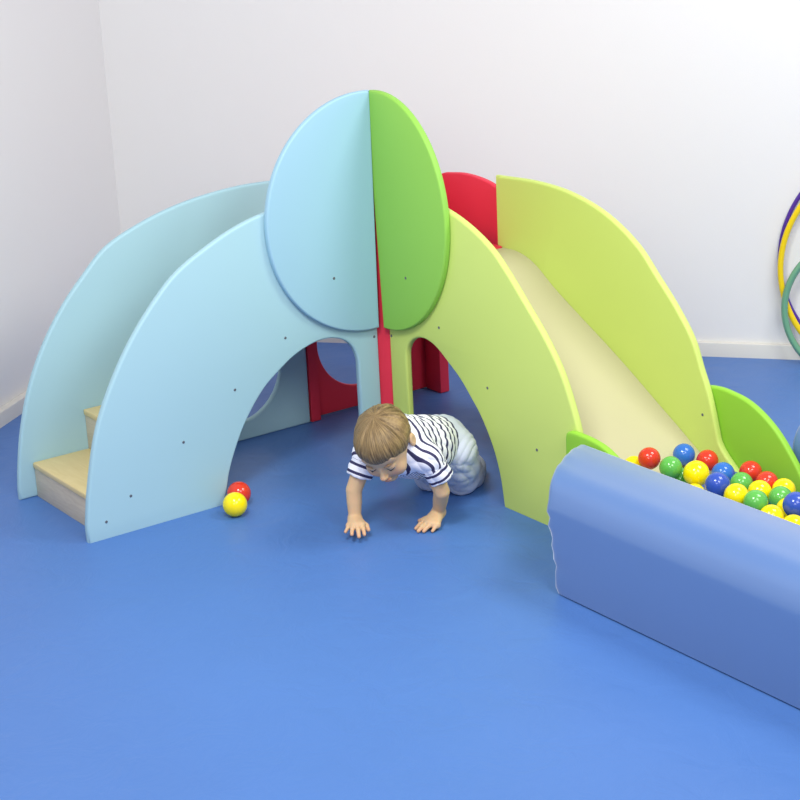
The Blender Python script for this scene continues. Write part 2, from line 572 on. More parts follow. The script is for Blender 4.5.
# ------------------------------------------------------------------ balls
def ball_mesh(r, material, name):
    bm = bmesh.new()
    nu, nv = 40, 28
    rows = []
    for j in range(1, nv):
        th = math.pi * j / nv
        row = []
        for i in range(nu):
            ph = 2 * math.pi * i / nu
            rr = r * (1 - 0.004 * math.exp(-((th - math.pi / 2) / 0.06) ** 2))   # moulding seam
            row.append(bm.verts.new((rr * math.sin(th) * math.cos(ph), rr * math.sin(th) * math.sin(ph), rr * math.cos(th))))
        rows.append(row)
    t = bm.verts.new((0, 0, r))
    b = bm.verts.new((0, 0, -r))
    for i in range(nu):
        bm.faces.new((t, rows[0][i], rows[0][(i + 1) % nu]))
        bm.faces.new((b, rows[-1][(i + 1) % nu], rows[-1][i]))
        for j in range(len(rows) - 1):
            bm.faces.new((rows[j][i], rows[j + 1][i], rows[j + 1][(i + 1) % nu], rows[j][(i + 1) % nu]))
    me = bpy.data.meshes.new(name)
    bm.to_mesh(me)
    bm.free()
    for p in me.polygons:
        p.use_smooth = True
    me.materials.append(material)
    return me


BALLS = [
    ('y', 0.9006, 0.1721, 0.1698, 0.0300, 'leftmost ball in the pit, a yellow one mostly sunk behind the bolster'),
    ('r', 0.9484, 0.1827, 0.2045, 0.0300, 'red play ball farthest left in the pit, beside the half-hidden yellow one'),
    ('b', 0.9110, 0.3465, 0.1645, 0.0305, 'blue play ball lying highest on the cream slide foot'),
    ('g', 1.0258, 0.1865, 0.1990, 0.0300, 'green play ball between the leftmost red ball and the largest yellow ball'),
    ('g', 1.0213, 0.2270, 0.1550, 0.0300, 'green play ball mostly hidden below the largest yellow ball'),
    ('r', 0.9697, 0.3769, 0.1550, 0.0300, 'red play ball just right of the highest blue ball on the slide foot'),
    ('y', 1.0839, 0.2222, 0.1889, 0.0345, 'largest yellow play ball in the pit, in front of the slide foot'),
    ('b', 1.0698, 0.3346, 0.1560, 0.0310, 'mid blue play ball partly covered by the darkest blue ball'),
    ('n', 1.2039, 0.1783, 0.2042, 0.0320, 'darkest blue play ball, at the bolster edge right of the largest yellow ball'),
    ('g', 1.1511, 0.3199, 0.1550, 0.0300, 'green play ball directly left of the two touching red balls by the fin'),
    ('r', 1.1095, 0.3971, 0.1555, 0.0305, 'upper left of the two touching red balls against the green fin'),
    ('r', 1.1903, 0.3731, 0.1550, 0.0300, 'lower right of the two touching red balls against the green fin'),
    ('y', 1.2657, 0.1823, 0.1902, 0.0315, 'yellow play ball at the bolster edge right of the darkest blue ball'),
    ('y', 1.2272, 0.3075, 0.1560, 0.0310, 'yellow play ball directly below the two touching red balls'),
    ('g', 1.3280, 0.1866, 0.1902, 0.0310, 'green play ball on the bolster edge between two yellow balls'),
    ('g', 1.2932, 0.3134, 0.1570, 0.0310, 'rightmost green play ball, beside the blue ball at the right edge'),
    ('y', 1.2579, 0.3638, 0.1555, 0.0305, 'yellow play ball peeking up behind the rightmost green ball'),
    ('y', 1.3860, 0.1809, 0.1689, 0.0310, 'yellow play ball half hidden by the bolster below the rightmost green ball'),
    ('n', 1.4106, 0.2412, 0.1918, 0.0330, 'rightmost blue play ball, cut by the right edge of the photo'),
    ('y', 1.3626, 0.2679, 0.1570, 0.0320, 'yellow play ball tucked behind the rightmost blue ball'),
    ('y', 1.4447, 0.1962, 0.1560, 0.0310, 'lowest yellow play ball, a sliver under the rightmost blue ball'),
    ('g', 1.1900, 0.2150, 0.1550, 0.0300, 'green play ball almost hidden below the darkest blue ball'),
    ('y', 1.1280, 0.1720, 0.1550, 0.0300, 'yellow play ball almost hidden under the largest yellow ball'),
    ('y', 0.098, -0.603, 0.0351, 0.0348, 'yellow play ball on the blue floor, in front of the loose red one'),
    ('r', 0.030, -0.5495, 0.0346, 0.0343, 'loose red play ball on the floor beside the light blue panel'),
]
cache = {}
for c, x, y, z, r, lab in BALLS:
    base = cache.get(c)
    if base is None:
        base = bpy.data.objects.new('play_ball', ball_mesh(0.03, M['ball_' + c], 'play_ball_' + c))
        cache[c] = base
        o = base
    else:
        o = base.copy()
    COL.objects.link(o)
    o.location = (x, y, z)
    o.scale = (r / 0.03,) * 3
    o.rotation_euler = (random.uniform(0, 6), random.uniform(0, 6), random.uniform(0, 6))
    thing(o, lab, 'ball', 'loose balls on the floor' if x < 0.5 else 'balls in the ball pit')

# ------------------------------------------------------------------ hoops hanging on the back wall
def hoop(name, ce, cz, off, R, w, d, material, label, stripes=False):
    c = P_B + E_B * ce + N_B * off + Vector((0, 0, cz))
    bm = bmesh.new()
    n, k = 96, 12
    rows = []
    for i in range(n):
        a = 2 * math.pi * i / n
        rad = E_B * math.cos(a) + Vector((0, 0, 1)) * math.sin(a)
        row = []
        for j in range(k):
            b = 2 * math.pi * j / k
            rr = 1.0
            if stripes:
                rr = 1.0 + 0.12 * math.cos(4 * b)
            row.append(bm.verts.new(c + rad * (R + w / 2 * rr * math.cos(b)) + N_B * (d / 2 * rr * math.sin(b))))
        rows.append(row)
    for i in range(n):
        for j in range(k):
            bm.faces.new((rows[i][j], rows[(i + 1) % n][j], rows[(i + 1) % n][(j + 1) % k], rows[i][(j + 1) % k]))
    bmesh.ops.recalc_face_normals(bm, faces=bm.faces)
    me = bpy.data.meshes.new(name)
    bm.to_mesh(me)
    bm.free()
    o = mesh_obj(name, me, material, smooth=180)
    thing(o, label, 'hoop', 'plastic hoops hanging on the back wall')
    return o


hoop('hula_hoop', 0.275 + 0.395, 0.335, 0.040, 0.385, 0.020, 0.020, M['hoop_y'], 'thick yellow plastic hoop hanging on the white back wall')
hoop('hula_hoop', 0.282 + 0.40, 0.362, 0.014, 0.402, 0.015, 0.015, M['hoop_p'], 'thin violet hoop on the back wall behind the yellow one')
hoop('hula_hoop', 0.303 + 0.245, 0.200, 0.066, 0.245, 0.020, 0.020, M['hoop_g'], 'smaller grey green hoop hanging lowest on the back wall', True)

R_CAM = (0.583286706851974, 0.8109132332286986, -0.046865187339406346)
U_CAM = (-0.22782441821981342, 0.2187085543941402, 0.9488216917301318)
F_CAM = (-0.7796618831728167, 0.5427580459186245, -0.31231562803998997)
# ------------------------------------------------------------------ the crawling toddler
class Field:
    """signed distance grid, meshed with surface nets"""
    def __init__(self, lo, hi, h):
        self.lo = np.array(lo, float)
        self.h = h
        self.n = np.ceil((np.array(hi, float) - self.lo) / h).astype(int) + 1
        self.d = np.full(self.n, 1.0, np.float32)

    def part(self, lo, hi, m):
        a = np.clip(np.floor((np.array(lo) - m - self.lo) / self.h).astype(int), 0, self.n - 1)
        b = np.clip(np.ceil((np.array(hi) + m - self.lo) / self.h).astype(int) + 1, 1, self.n)
        sl = tuple(slice(a[i], b[i]) for i in range(3))
        ax = [(self.lo[i] + np.arange(a[i], b[i]) * self.h).astype(np.float32) for i in range(3)]
        return sl, np.meshgrid(*ax, indexing='ij', sparse=True)

    def add(self, fn, lo, hi, k=0.01, op='u'):
        sl, (x, y, z) = self.part(lo, hi, k + 3 * self.h)
        e = fn(x, y, z).astype(np.float32)
        d = self.d[sl]
        if op == 'u':
            t = np.clip(0.5 + 0.5 * (d - e) / k, 0, 1)
            self.d[sl] = d * (1 - t) + e * t - k * t * (1 - t)
        else:
            e = -e
            t = np.clip(0.5 - 0.5 * (d - e) / k, 0, 1)
            self.d[sl] = d * (1 - t) + e * t + k * t * (1 - t)

    def cone(self, a, b, ra, rb, k=0.01, op='u'):
        a, b = np.array(a, float), np.array(b, float)
        r = max(ra, rb)
        ab = b - a
        L = float(ab @ ab) + 1e-12

        def fn(x, y, z):
            t = np.clip(((x - a[0]) * ab[0] + (y - a[1]) * ab[1] + (z - a[2]) * ab[2]) / L, 0, 1)
            return np.sqrt((x - a[0] - t * ab[0])**2 + (y - a[1] - t * ab[1])**2 + (z - a[2] - t * ab[2])**2) - (ra + (rb - ra) * t)
        self.add(fn, np.minimum(a, b) - r, np.maximum(a, b) + r, k, op)

    def chain(self, pts, rs, k=0.008):
        for i in range(len(pts) - 1):
            self.cone(pts[i], pts[i + 1], rs[i], rs[i + 1], k)

    def ell(self, c, rad, k=0.01, A=None, op='u'):
        c = np.array(c, float)
        A = np.eye(3) if A is None else A
        r = max(rad)

        def fn(x, y, z):
            dx, dy, dz = x - c[0], y - c[1], z - c[2]
            l = [A[i, 0] * dx + A[i, 1] * dy + A[i, 2] * dz for i in range(3)]
            k0 = np.sqrt(sum((l[i] / rad[i])**2 for i in range(3)))
            k1 = np.sqrt(sum((l[i] / rad[i]**2)**2 for i in range(3))) + 1e-9
            return k0 * (k0 - 1) / k1
        self.add(fn, c - r, c + r, k, op)

    def cut(self, p, n, k=0.003):
        """remove everything on the side n points to"""
        x, y, z = np.meshgrid(*[(self.lo[i] + np.arange(self.n[i]) * self.h).astype(np.float32) for i in range(3)], indexing='ij', sparse=True)
        e = (x - p[0]) * n[0] + (y - p[1]) * n[1] + (z - p[2]) * n[2]
        self.d = np.maximum(self.d, e.astype(np.float32))

    def nets(self):
        d = self.d
        s = d < 0
        c = [s[i:s.shape[0] - 1 + i, j:s.shape[1] - 1 + j, k:s.shape[2] - 1 + k] for i in (0, 1) for j in (0, 1) for k in (0, 1)]
        allin = c[0].copy()
        anyin = c[0].copy()
        for q in c[1:]:
            allin &= q
            anyin |= q
        act = anyin & ~allin
        idx = np.argwhere(act)
        ids = np.full(act.shape, -1, np.int64)
        ids[tuple(idx.T)] = np.arange(len(idx))
        corners = np.array([(i, j, k) for i in (0, 1) for j in (0, 1) for k in (0, 1)])
        vals = np.stack([d[idx[:, 0] + o[0], idx[:, 1] + o[1], idx[:, 2] + o[2]] for o in corners], 1).astype(float)
        acc = np.zeros((len(idx), 3))
        cnt = np.zeros(len(idx))
        for a in range(8):
            for b in range(a + 1, 8):
                if np.abs(corners[a] - corners[b]).sum() == 1:
                    m = (vals[:, a] < 0) != (vals[:, b] < 0)
                    t = vals[:, a] / (vals[:, a] - vals[:, b] + 1e-20)
                    p = corners[a] + t[:, None] * (corners[b] - corners[a])
                    acc[m] += p[m]
                    cnt[m] += 1
        v = self.lo + (idx + acc / cnt[:, None]) * self.h
        quads = []
        for ax in range(3):
            o = [0, 0, 0]
            o[ax] = 1
            sa = s[:s.shape[0] - o[0], :s.shape[1] - o[1], :s.shape[2] - o[2]]
            sb = s[o[0]:, o[1]:, o[2]:]
            e = np.argwhere(sa != sb)
            b, c2 = (ax + 1) % 3, (ax + 2) % 3
            e = e[(e[:, b] > 0) & (e[:, c2] > 0) & (e[:, b] < ids.shape[b]) & (e[:, c2] < ids.shape[c2])]
            if len(e) == 0:
                continue

            def at(db, dc):
                q = e.copy()
                q[:, b] += db
                q[:, c2] += dc
                return ids[tuple(q.T)]
            f = np.stack([at(-1, -1), at(0, -1), at(0, 0), at(-1, 0)], 1)
            flip = ~sa[tuple(e.T)]
            f[flip] = f[flip][:, ::-1]
            quads.append(f)
        return v, np.concatenate(quads)


def relax(v, f, it=2, lam=0.5):
    n = len(v)
    e = np.concatenate([f[:, [0, 1]], f[:, [1, 2]], f[:, [2, 3]], f[:, [3, 0]]])
    for _ in range(it):
        acc = np.zeros_like(v)
        cnt = np.zeros(n)
        for a, b in ((0, 1), (1, 0)):
            for k in range(3):
                acc[:, k] += np.bincount(e[:, a], v[e[:, b], k], n)
            cnt += np.bincount(e[:, a], minlength=n)
        v = v + lam * (acc / np.maximum(cnt, 1)[:, None] - v)
    return v


def to_mesh(name, v, f, uv=None):
    me = bpy.data.meshes.new(name)
    me.vertices.add(len(v))
    me.vertices.foreach_set('co', v.astype(np.float32).ravel())
    me.loops.add(f.size)
    me.loops.foreach_set('vertex_index', f.astype(np.int32).ravel())
    me.polygons.add(len(f))
    me.polygons.foreach_set('loop_start', np.arange(0, f.size, 4, dtype=np.int32))
    me.update(calc_edges=True)
    me.validate()
    for p in me.polygons:
        p.use_smooth = True
    if uv is not None:
        l = me.uv_layers.new(name='pattern')
        l.data.foreach_set('uv', uv[f.ravel()].astype(np.float32).ravel())
    return me


def wrinkle(v, f, amp, dirs, seed, warp=0.4):
    """fine cloth folds: displace vertices along their normals"""
    r = np.random.default_rng(seed)
    a, b, c, d = (v[f[:, i]] for i in range(4))
    fn = np.cross(c - a, d - b)
    nrm = np.zeros_like(v)
    for i in range(4):
        for k in range(3):
            nrm[:, k] += np.bincount(f[:, i], fn[:, k], len(v))
    nrm /= np.linalg.norm(nrm, axis=1)[:, None] + 1e-12
    h = np.zeros(len(v))
    for (dr, fr, w) in dirs:
        dr = np.array(dr, float)
        dr /= np.linalg.norm(dr)
        q = v @ dr
        wob = sum(np.sin(v @ r.normal(size=3) * 28 + r.uniform(0, 6.28)) for _ in range(3)) / 3
        mask = 0.5 + 0.5 * np.sin(v @ r.normal(size=3) * 22 + r.uniform(0, 6.28))
        h += w * mask * (np.abs(np.sin(q * fr + warp * 4 * wob)) ** 0.8 - 0.6)
    return v + nrm * (amp * h)[:, None]


V3 = lambda *a: np.array(a, float)
camr, camu = np.array(R_CAM), np.array(U_CAM)
toward = -np.array(F_CAM)
# joints (metres, world)
MID = V3(0.486, -0.296, 0.240)
HIP = V3(0.404, -0.098, 0.184)
LAT = V3(0.90, 0.43, 0)
SH_L, EL_L, WR_L = V3(0.5700, -0.2660, 0.216), V3(0.5800, -0.2340, 0.115), V3(0.5215, -0.2040, 0.030)
SH_R, EL_R, WR_R = V3(0.4220, -0.3600, 0.222), V3(0.4190, -0.4110, 0.120), V3(0.4305, -0.4207, 0.040)
HP_L, HP_R = HIP + LAT * 0.044, HIP - LAT * 0.044
HP_L[2] = HP_R[2] = 0.158
KN_L, AN_L = V3(0.390, -0.022, 0.048), V3(0.333, 0.062, 0.035)
KN_R, AN_R = V3(0.306, -0.070, 0.048), V3(0.262, 0.025, 0.036)
HEAD = V3(0.523, -0.376, 0.287)
Fh = -camu * math.cos(math.radians(30)) + toward * math.sin(math.radians(30)) - 0.12 * camr
Fh /= np.linalg.norm(Fh)
Rh = -0.98 * camr - 0.19 * camu - 0.30 * toward
Rh -= Fh * (Rh @ Fh)
Rh /= np.linalg.norm(Rh)
Uh = np.cross(Rh, Fh)
AH = np.stack([Rh, Fh, Uh])


def hd(x, y, z):
    return HEAD + Rh * x + Fh * y + Uh * z


# hands: knuckle, middle joint, tip for each finger (index, middle, ring, little), thumb base, thumb joint, tip
HAND_L = dict(
    palm=[(0.528, -0.2560, 0.019), (0.5440, -0.2595, 0.020), (0.5575, -0.2545, 0.019), (0.5675, -0.2450, 0.016)],
    mid=[(0.5275, -0.2730, 0.0145), (0.5455, -0.2775, 0.0155), (0.5575, -0.2700, 0.0145), (0.5705, -0.2550, 0.0125)],
    tip=[(0.5285, -0.2885, 0.0062), (0.5480, -0.2945, 0.0062), (0.5590, -0.2840, 0.0062), (0.5730, -0.2650, 0.0058)],
    thumb=[(0.514, -0.2210, 0.018), (0.5000, -0.2350, 0.0120), (0.4930, -0.2500, 0.0072)])
HAND_R = dict(
    palm=[(0.4745, -0.4285, 0.038), (0.4710, -0.4410, 0.040), (0.4615, -0.4490, 0.039), (0.4500, -0.4525, 0.036)],
    mid=[(0.4900, -0.4345, 0.034), (0.4880, -0.4500, 0.035), (0.4735, -0.4590, 0.036), (0.4560, -0.4620, 0.034)],
    tip=[(0.5020, -0.4400, 0.0225), (0.5010, -0.4570, 0.0210), (0.4840, -0.4685, 0.0255), (0.4610, -0.4735, 0.0270)],
    thumb=[(0.4530, -0.4170, 0.037), (0.4720, -0.4120, 0.032), (0.4850, -0.4150, 0.0240)])


def build_hand(F, H, wr):
    wr = np.array(wr)
    for p in H['palm']:
        F.cone(wr, p, 0.0150, 0.0088, 0.010)
    F.cone(H['palm'][0], H['palm'][3], 0.0088, 0.0082, 0.008)
    F.cone(wr, (np.array(H['palm'][1]) + np.array(H['palm'][2])) / 2, 0.0150, 0.0105, 0.008)
    for a, m, t, r in zip(H['palm'], H['mid'], H['tip'], (0.0060, 0.0062, 0.0060, 0.0054)):
        F.chain([a, m], [r * 1.08, r], 0.0025)
        F.chain([m, t], [r, r * 0.86], 0.0018)
    a, m, t = H['thumb']
    F.chain([wr + (np.array(a) - wr) * 0.4, a], [0.0120, 0.0095], 0.008)
    F.chain([a, m], [0.0092, 0.0072], 0.004)
    F.chain([m, t], [0.0070, 0.0058], 0.002)


F = Field((0.20, -0.52, 0.0), (0.65, 0.20, 0.42), 0.0022)
# trunk
F.chain([MID, MID * 0.5 + HIP * 0.5 - V3(0, 0, 0.012), HIP], [0.070, 0.070, 0.062], 0.03)
F.chain([SH_R, MID + V3(0, 0, 0.006), SH_L], [0.030, 0.046, 0.030], 0.02)
# limbs
for sh, el, wr in ((SH_L, EL_L, WR_L), (SH_R, EL_R, WR_R)):
    F.chain([sh, sh * 0.45 + el * 0.55, el], [0.0270, 0.0242, 0.0220], 0.001)
    F.chain([el, el * 0.6 + wr * 0.4, wr], [0.0220, 0.0208, 0.0164], 0.001)
for hp, kn, an in ((HP_L, KN_L, AN_L), (HP_R, KN_R, AN_R)):
    F.chain([hp, hp * 0.5 + kn * 0.5, kn], [0.052, 0.046, 0.036], 0.02)
    F.chain([kn, kn * 0.6 + an * 0.4, an], [0.034, 0.033, 0.022], 0.012)
    d = (an - kn) / np.linalg.norm(an - kn)
    F.chain([an, an + d * 0.022 + V3(0, 0, 0.0), an + d * 0.075 - V3(0, 0, 0.018)], [0.022, 0.022, 0.014], 0.012)
build_hand(F, HAND_L, WR_L)
build_hand(F, HAND_R, WR_R)
# neck and head
F.cone(MID + V3(0.004, -0.02, 0.02), hd(0, -0.018, -0.045), 0.040, 0.036, 0.018)
F.ell(hd(0, -0.004, 0.006), (0.068, 0.080, 0.070), 0.01, AH)
F.ell(hd(0, 0.034, -0.036), (0.054, 0.056, 0.056), 0.02, AH)
F.ell(hd(0.031, 0.060, -0.046), (0.024, 0.022, 0.024), 0.014, AH)
F.ell(hd(-0.031, 0.060, -0.046), (0.024, 0.022, 0.024), 0.014, AH)
F.ell(hd(0, 0.066, -0.084), (0.019, 0.017, 0.014), 0.014, AH)
F.ell(hd(0, 0.070, 0.018), (0.046, 0.018, 0.026), 0.02, AH)                 # forehead
for sx in (1, -1):
    F.ell(hd(sx * 0.026, 0.094, -0.016), (0.014, 0.011, 0.010), 0.010, AH, 's')   # eye sockets
    F.ell(hd(sx * 0.026, 0.0745, -0.0125), (0.0135, 0.0132, 0.0112), 0.004, AH)   # upper lids
    F.ell(hd(sx * 0.072, -0.006, -0.026), (0.0075, 0.017, 0.023), 0.006, AH)      # ears
    F.ell(hd(sx * 0.0795, -0.002, -0.024), (0.004, 0.009, 0.013), 0.004, AH, 's')
F.cone(hd(0, 0.084, -0.012), hd(0, 0.098, -0.036), 0.0050, 0.0072, 0.008)
F.ell(hd(0, 0.1000, -0.038), (0.0085, 0.0085, 0.0075), 0.005, AH)
for sx in (1, -1):
    F.ell(hd(sx * 0.0075, 0.0945, -0.0405), (0.0052, 0.0060, 0.0048), 0.004, AH)
F.ell(hd(0, 0.0905, -0.0600), (0.0150, 0.0060, 0.0045), 0.004, AH)           # lips, upper and lower
F.ell(hd(0, 0.0895, -0.0675), (0.0125, 0.0060, 0.0045), 0.004, AH)
F.ell(hd(0, 0.1000, -0.0637), (0.016, 0.0055, 0.0012), 0.002, AH, 's')
v, f = F.nets()
v = relax(v, f, 1, 0.4)

skin = bpy.data.materials.new('toddler_skin')
skin.use_nodes = True
nt = skin.node_tree
b = nt.nodes['Principled BSDF']
b.inputs['Base Color'].default_value = lin(228, 178, 142)
b.inputs['Roughness'].default_value = 0.55
b.inputs['Specular IOR Level'].default_value = 0.3
b.inputs['Subsurface Weight'].default_value = 0.25
b.inputs['Subsurface Radius'].default_value = (0.010, 0.004, 0.002)
b.inputs['Subsurface Scale'].default_value = 0.6
at_ = nt.nodes.new('ShaderNodeAttribute')
at_.attribute_name = 'blush'
mx = nt.nodes.new('ShaderNodeMix')
mx.data_type = 'RGBA'
mx.inputs['A'].default_value = lin(216, 180, 138)
mx.inputs['B'].default_value = lin(212, 132, 108)
nt.links.new(at_.outputs['Fac'], mx.inputs['Factor'])
nt.links.new(mx.outputs['Result'], b.inputs['Base Color'])

me = to_mesh('person', v, f)
# rosier skin on lips, cheeks, nose tip, fingertips
blush = np.zeros(len(v))
for c, r, w in [(hd(0, 0.0955, -0.060), 0.012, .7), (hd(0, 0.0945, -0.0675), 0.012, .8), (hd(0.034, 0.085, -0.045), 0.022, .35), (hd(-0.034, 0.085, -0.045), 0.022, .35),
                (hd(0, 0.107, -0.038), 0.010, .35)] + [(np.array(t), 0.012, .3) for t in HAND_L['tip'] + HAND_R['tip'] + [HAND_L['thumb'][2], HAND_R['thumb'][2]]]:
    blush = np.maximum(blush, w * np.clip(1.3 - np.linalg.norm(v - c, axis=1) / r, 0, 1))
al = me.attributes.new('blush', 'FLOAT', 'POINT')
al.data.foreach_set('value', blush.astype(np.float32))
person = mesh_obj('person', me, skin, origin=(0.43, -0.17, 0.0))
thing(person, 'toddler person in a navy striped white shirt and pale trousers, crawling from the green arch', 'person')

# hair
whorl = (-0.31 * Fh + 0.95 * Uh)
whorl /= np.linalg.norm(whorl)
wx = np.cross(whorl, Rh)
wx /= np.linalg.norm(wx)
wy = np.cross(whorl, wx)


def hair_coords(v):
    p = v - (HEAD + Uh * 0.006)
    n = np.linalg.norm(p, axis=1) + 1e-9
    pol = np.arccos(np.clip(p @ whorl / n, -1, 1))
    az = np.arctan2(p @ wy, p @ wx) + 0.35 * np.exp(-pol / 0.5)
    return p, pol, az


def strands(az, pol, seed=11):
    r = np.random.default_rng(seed)
    h = np.zeros_like(az)
    for fr in (5, 9, 13, 19, 27, 37, 53, 71):
        h += np.sin(az * fr + r.uniform(0, 6.28) + 2.2 * np.sin(pol * r.uniform(1.0, 2.6) + r.uniform(0, 6))) * (14.0 / (fr + 14))
    return h / 2.4


Hf = Field(HEAD - 0.115, HEAD + 0.115, 0.0016)
Hf.ell(hd(0, -0.008, 0.012), (0.0765, 0.0830, 0.0670), 0.004, AH)
Hf.ell(hd(0, 0.035, 0.030), (0.062, 0.056, 0.050), 0.018, AH)
x, y, z = np.meshgrid(*[(Hf.lo[i] + np.arange(Hf.n[i]) * Hf.h) for i in range(3)], indexing='ij')
P = np.stack([x.ravel(), y.ravel(), z.ravel()], 1)
p, pol, az = hair_coords(P)
lx, ly, lz = p @ Rh, p @ Fh, p @ Uh
a = np.abs(np.arctan2(lx, ly))                       # 0 = front
lim = np.interp(a, [0, 0.45, 0.8, 1.05, 1.35, 1.75, 2.1, 3.15], [0.010, 0.010, 0.002, -0.034, -0.042, -0.036, -0.064, -0.070])
st = strands(az, pol)
lim = lim + 0.0075 * st
rad = np.sqrt(lx**2 + ly**2 + lz**2)
dcut = (lim - lz) * 0.8
d = Hf.d.ravel() - 0.0024 * st * np.clip(pol / 0.3, 0, 1)
d = np.maximum(d, dcut)
# hollow, so that the hair is a cap with thickness over the skull
k0 = np.sqrt((lx / 0.063)**2 + ((ly + 0.004) / 0.074)**2 + ((lz + 0.002) / 0.064)**2)
d = np.maximum(d, (1 - k0) * 0.06)
Hf.d = d.reshape(Hf.d.shape).astype(np.float32)
hv, hf = Hf.nets()
hv = relax(hv, hf, 1, 0.3)
_, pol, az = hair_coords(hv)
hairm = bpy.data.materials.new('dark_blond_hair')
hairm.use_nodes = True
nt = hairm.node_tree
b = nt.nodes['Principled BSDF']
b.inputs['Roughness'].default_value = 0.5
b.inputs['Specular IOR Level'].default_value = 0.35
uvn = nt.nodes.new('ShaderNodeUVMap')
uvn.uv_map = 'pattern'
mp = nt.nodes.new('ShaderNodeMapping')
mp.inputs['Scale'].default_value = (38.0, 1.8, 1.0)
nt.links.new(uvn.outputs['UV'], mp.inputs['Vector'])
nz = nt.nodes.new('ShaderNodeTexNoise')
nz.inputs['Scale'].default_value = 1.0
nz.inputs['Detail'].default_value = 4
nz.inputs['Roughness'].default_value = 0.7
nt.links.new(mp.outputs['Vector'], nz.inputs['Vector'])
rp = nt.nodes.new('ShaderNodeValToRGB')
rp.color_ramp.elements[0].position = 0.38
rp.color_ramp.elements[0].color = lin(84, 66, 42)
rp.color_ramp.elements[1].position = 0.64
rp.color_ramp.elements[1].color = lin(160, 134, 90)
nt.links.new(nz.outputs['Fac'], rp.inputs['Fac'])
nt.links.new(rp.outputs['Color'], b.inputs['Base Color'])
bp = nt.nodes.new('ShaderNodeBump')
bp.inputs['Strength'].default_value = 0.5
bp.inputs['Distance'].default_value = 0.002
nt.links.new(nz.outputs['Fac'], bp.inputs['Height'])
nt.links.new(bp.outputs['Normal'], b.inputs['Normal'])
mesh_obj('hair', to_mesh('hair', hv, hf, np.stack([np.sin(az / 2) * 2 + np.cos(az) * 0.7, pol], 1)), hairm, person, label='short dark blond hair')

# shirt
axis = (HIP - MID) / np.linalg.norm(HIP - MID)
blen = np.linalg.norm(HIP - MID)
S = Field((0.24, -0.47, 0.02), (0.66, 0.06, 0.34), 0.0026)
BELLY = MID * 0.5 + HIP * 0.5 - V3(0, 0, 0.014)
S.chain([MID - axis * 0.012, BELLY, HIP + axis * 0.01], [0.084, 0.081, 0.073], 0.03)
S.chain([SH_R, MID + V3(0, 0, 0.006), SH_L], [0.038, 0.054, 0.038], 0.022)
S.ell(MID * 0.8 + HIP * 0.2 - V3(0, 0, 0.052), (0.055, 0.055, 0.035), 0.03)    # cloth hanging off the chest
S.cut(MID + axis * (blen * 0.86), axis)
v1, f1 = None, None
SLV = []
for sh, el, L in ((SH_L, EL_L + V3(0.583, 0.811, 0) * 0.024, 0.072), (SH_R, EL_R, 0.076)):
    u = (el - sh) / np.linalg.norm(el - sh)
    G = Field((0.24, -0.47, 0.02), (0.66, 0.06, 0.34), 0.0026)
    G.chain([sh - u * 0.005, sh + u * (L + 0.02)], [0.037, 0.0345], 0.02)
    G.cut(sh + u * L, u)
    k = 0.014
    t = np.clip(0.5 + 0.5 * (S.d - G.d) / k, 0, 1)
    S.d = S.d * (1 - t) + G.d * t - k * t * (1 - t)
    SLV.append((sh, u, L))
S.cone(hd(0, -0.030, -0.055), hd(0, -0.01, -0.01), 0.043, 0.043, 0.004, 's')   # neck opening
sv, sf = S.nets()
sv = relax(sv, sf, 2, 0.5)
sv = wrinkle(sv, sf, 0.0040, [((0.5, 0.6, 0.5), 95, 1.0), ((-0.6, 0.4, 0.7), 120, 0.8), ((0.9, 0.4, -0.2), 140, 0.5)], 5)
tt = (sv - MID) @ axis
ww = np.clip((0.055 - tt) / 0.08, 0, 1)
ww = ww * ww * (3 - 2 * ww)
u_t = (tt + ww * np.minimum(0, sv[:, 2] - MID[2] - 0.030) * 0.9) / 0.0265
sup = []
for sh, u, L in SLV:
    q = sv - sh
    t = q @ u
    dist = np.linalg.norm(q - np.clip(t, 0, L)[:, None] * u, axis=1)
    sup.append((t, dist))
uv = np.stack([u_t + 0.25, np.zeros(len(sv))], 1)
for (t, dist), (sh, u, L) in zip(sup, SLV):
    m = (t > 0.030) & (dist < 0.050)
    uv[m, 0] = (t[m] - L + 0.0145) / 0.0225
shirt_m = bpy.data.materials.new('striped_jersey')
shirt_m.use_nodes = True
nt = shirt_m.node_tree
b = nt.nodes['Principled BSDF']
b.inputs['Roughness'].default_value = 0.85
b.inputs['Specular IOR Level'].default_value = 0.15
uvn = nt.nodes.new('ShaderNodeUVMap')
uvn.uv_map = 'pattern'
sx = nt.nodes.new('ShaderNodeSeparateXYZ')
nt.links.new(uvn.outputs['UV'], sx.inputs['Vector'])
fr = nt.nodes.new('ShaderNodeMath')
fr.operation = 'FRACT'
nt.links.new(sx.outputs['X'], fr.inputs[0])
lt = nt.nodes.new('ShaderNodeMath')
lt.operation = 'LESS_THAN'
lt.inputs[1].default_value = 0.34
nt.links.new(fr.outputs[0], lt.inputs[0])
mx = nt.nodes.new('ShaderNodeMix')
mx.data_type = 'RGBA'
mx.inputs['A'].default_value = lin(240, 240, 246)
mx.inputs['B'].default_value = lin(62, 60, 92)
nt.links.new(lt.outputs[0], mx.inputs['Factor'])
nt.links.new(mx.outputs['Result'], b.inputs['Base Color'])
mesh_obj('shirt', to_mesh('shirt', sv, sf, uv), shirt_m, person, label='white short-sleeved shirt with navy stripes')

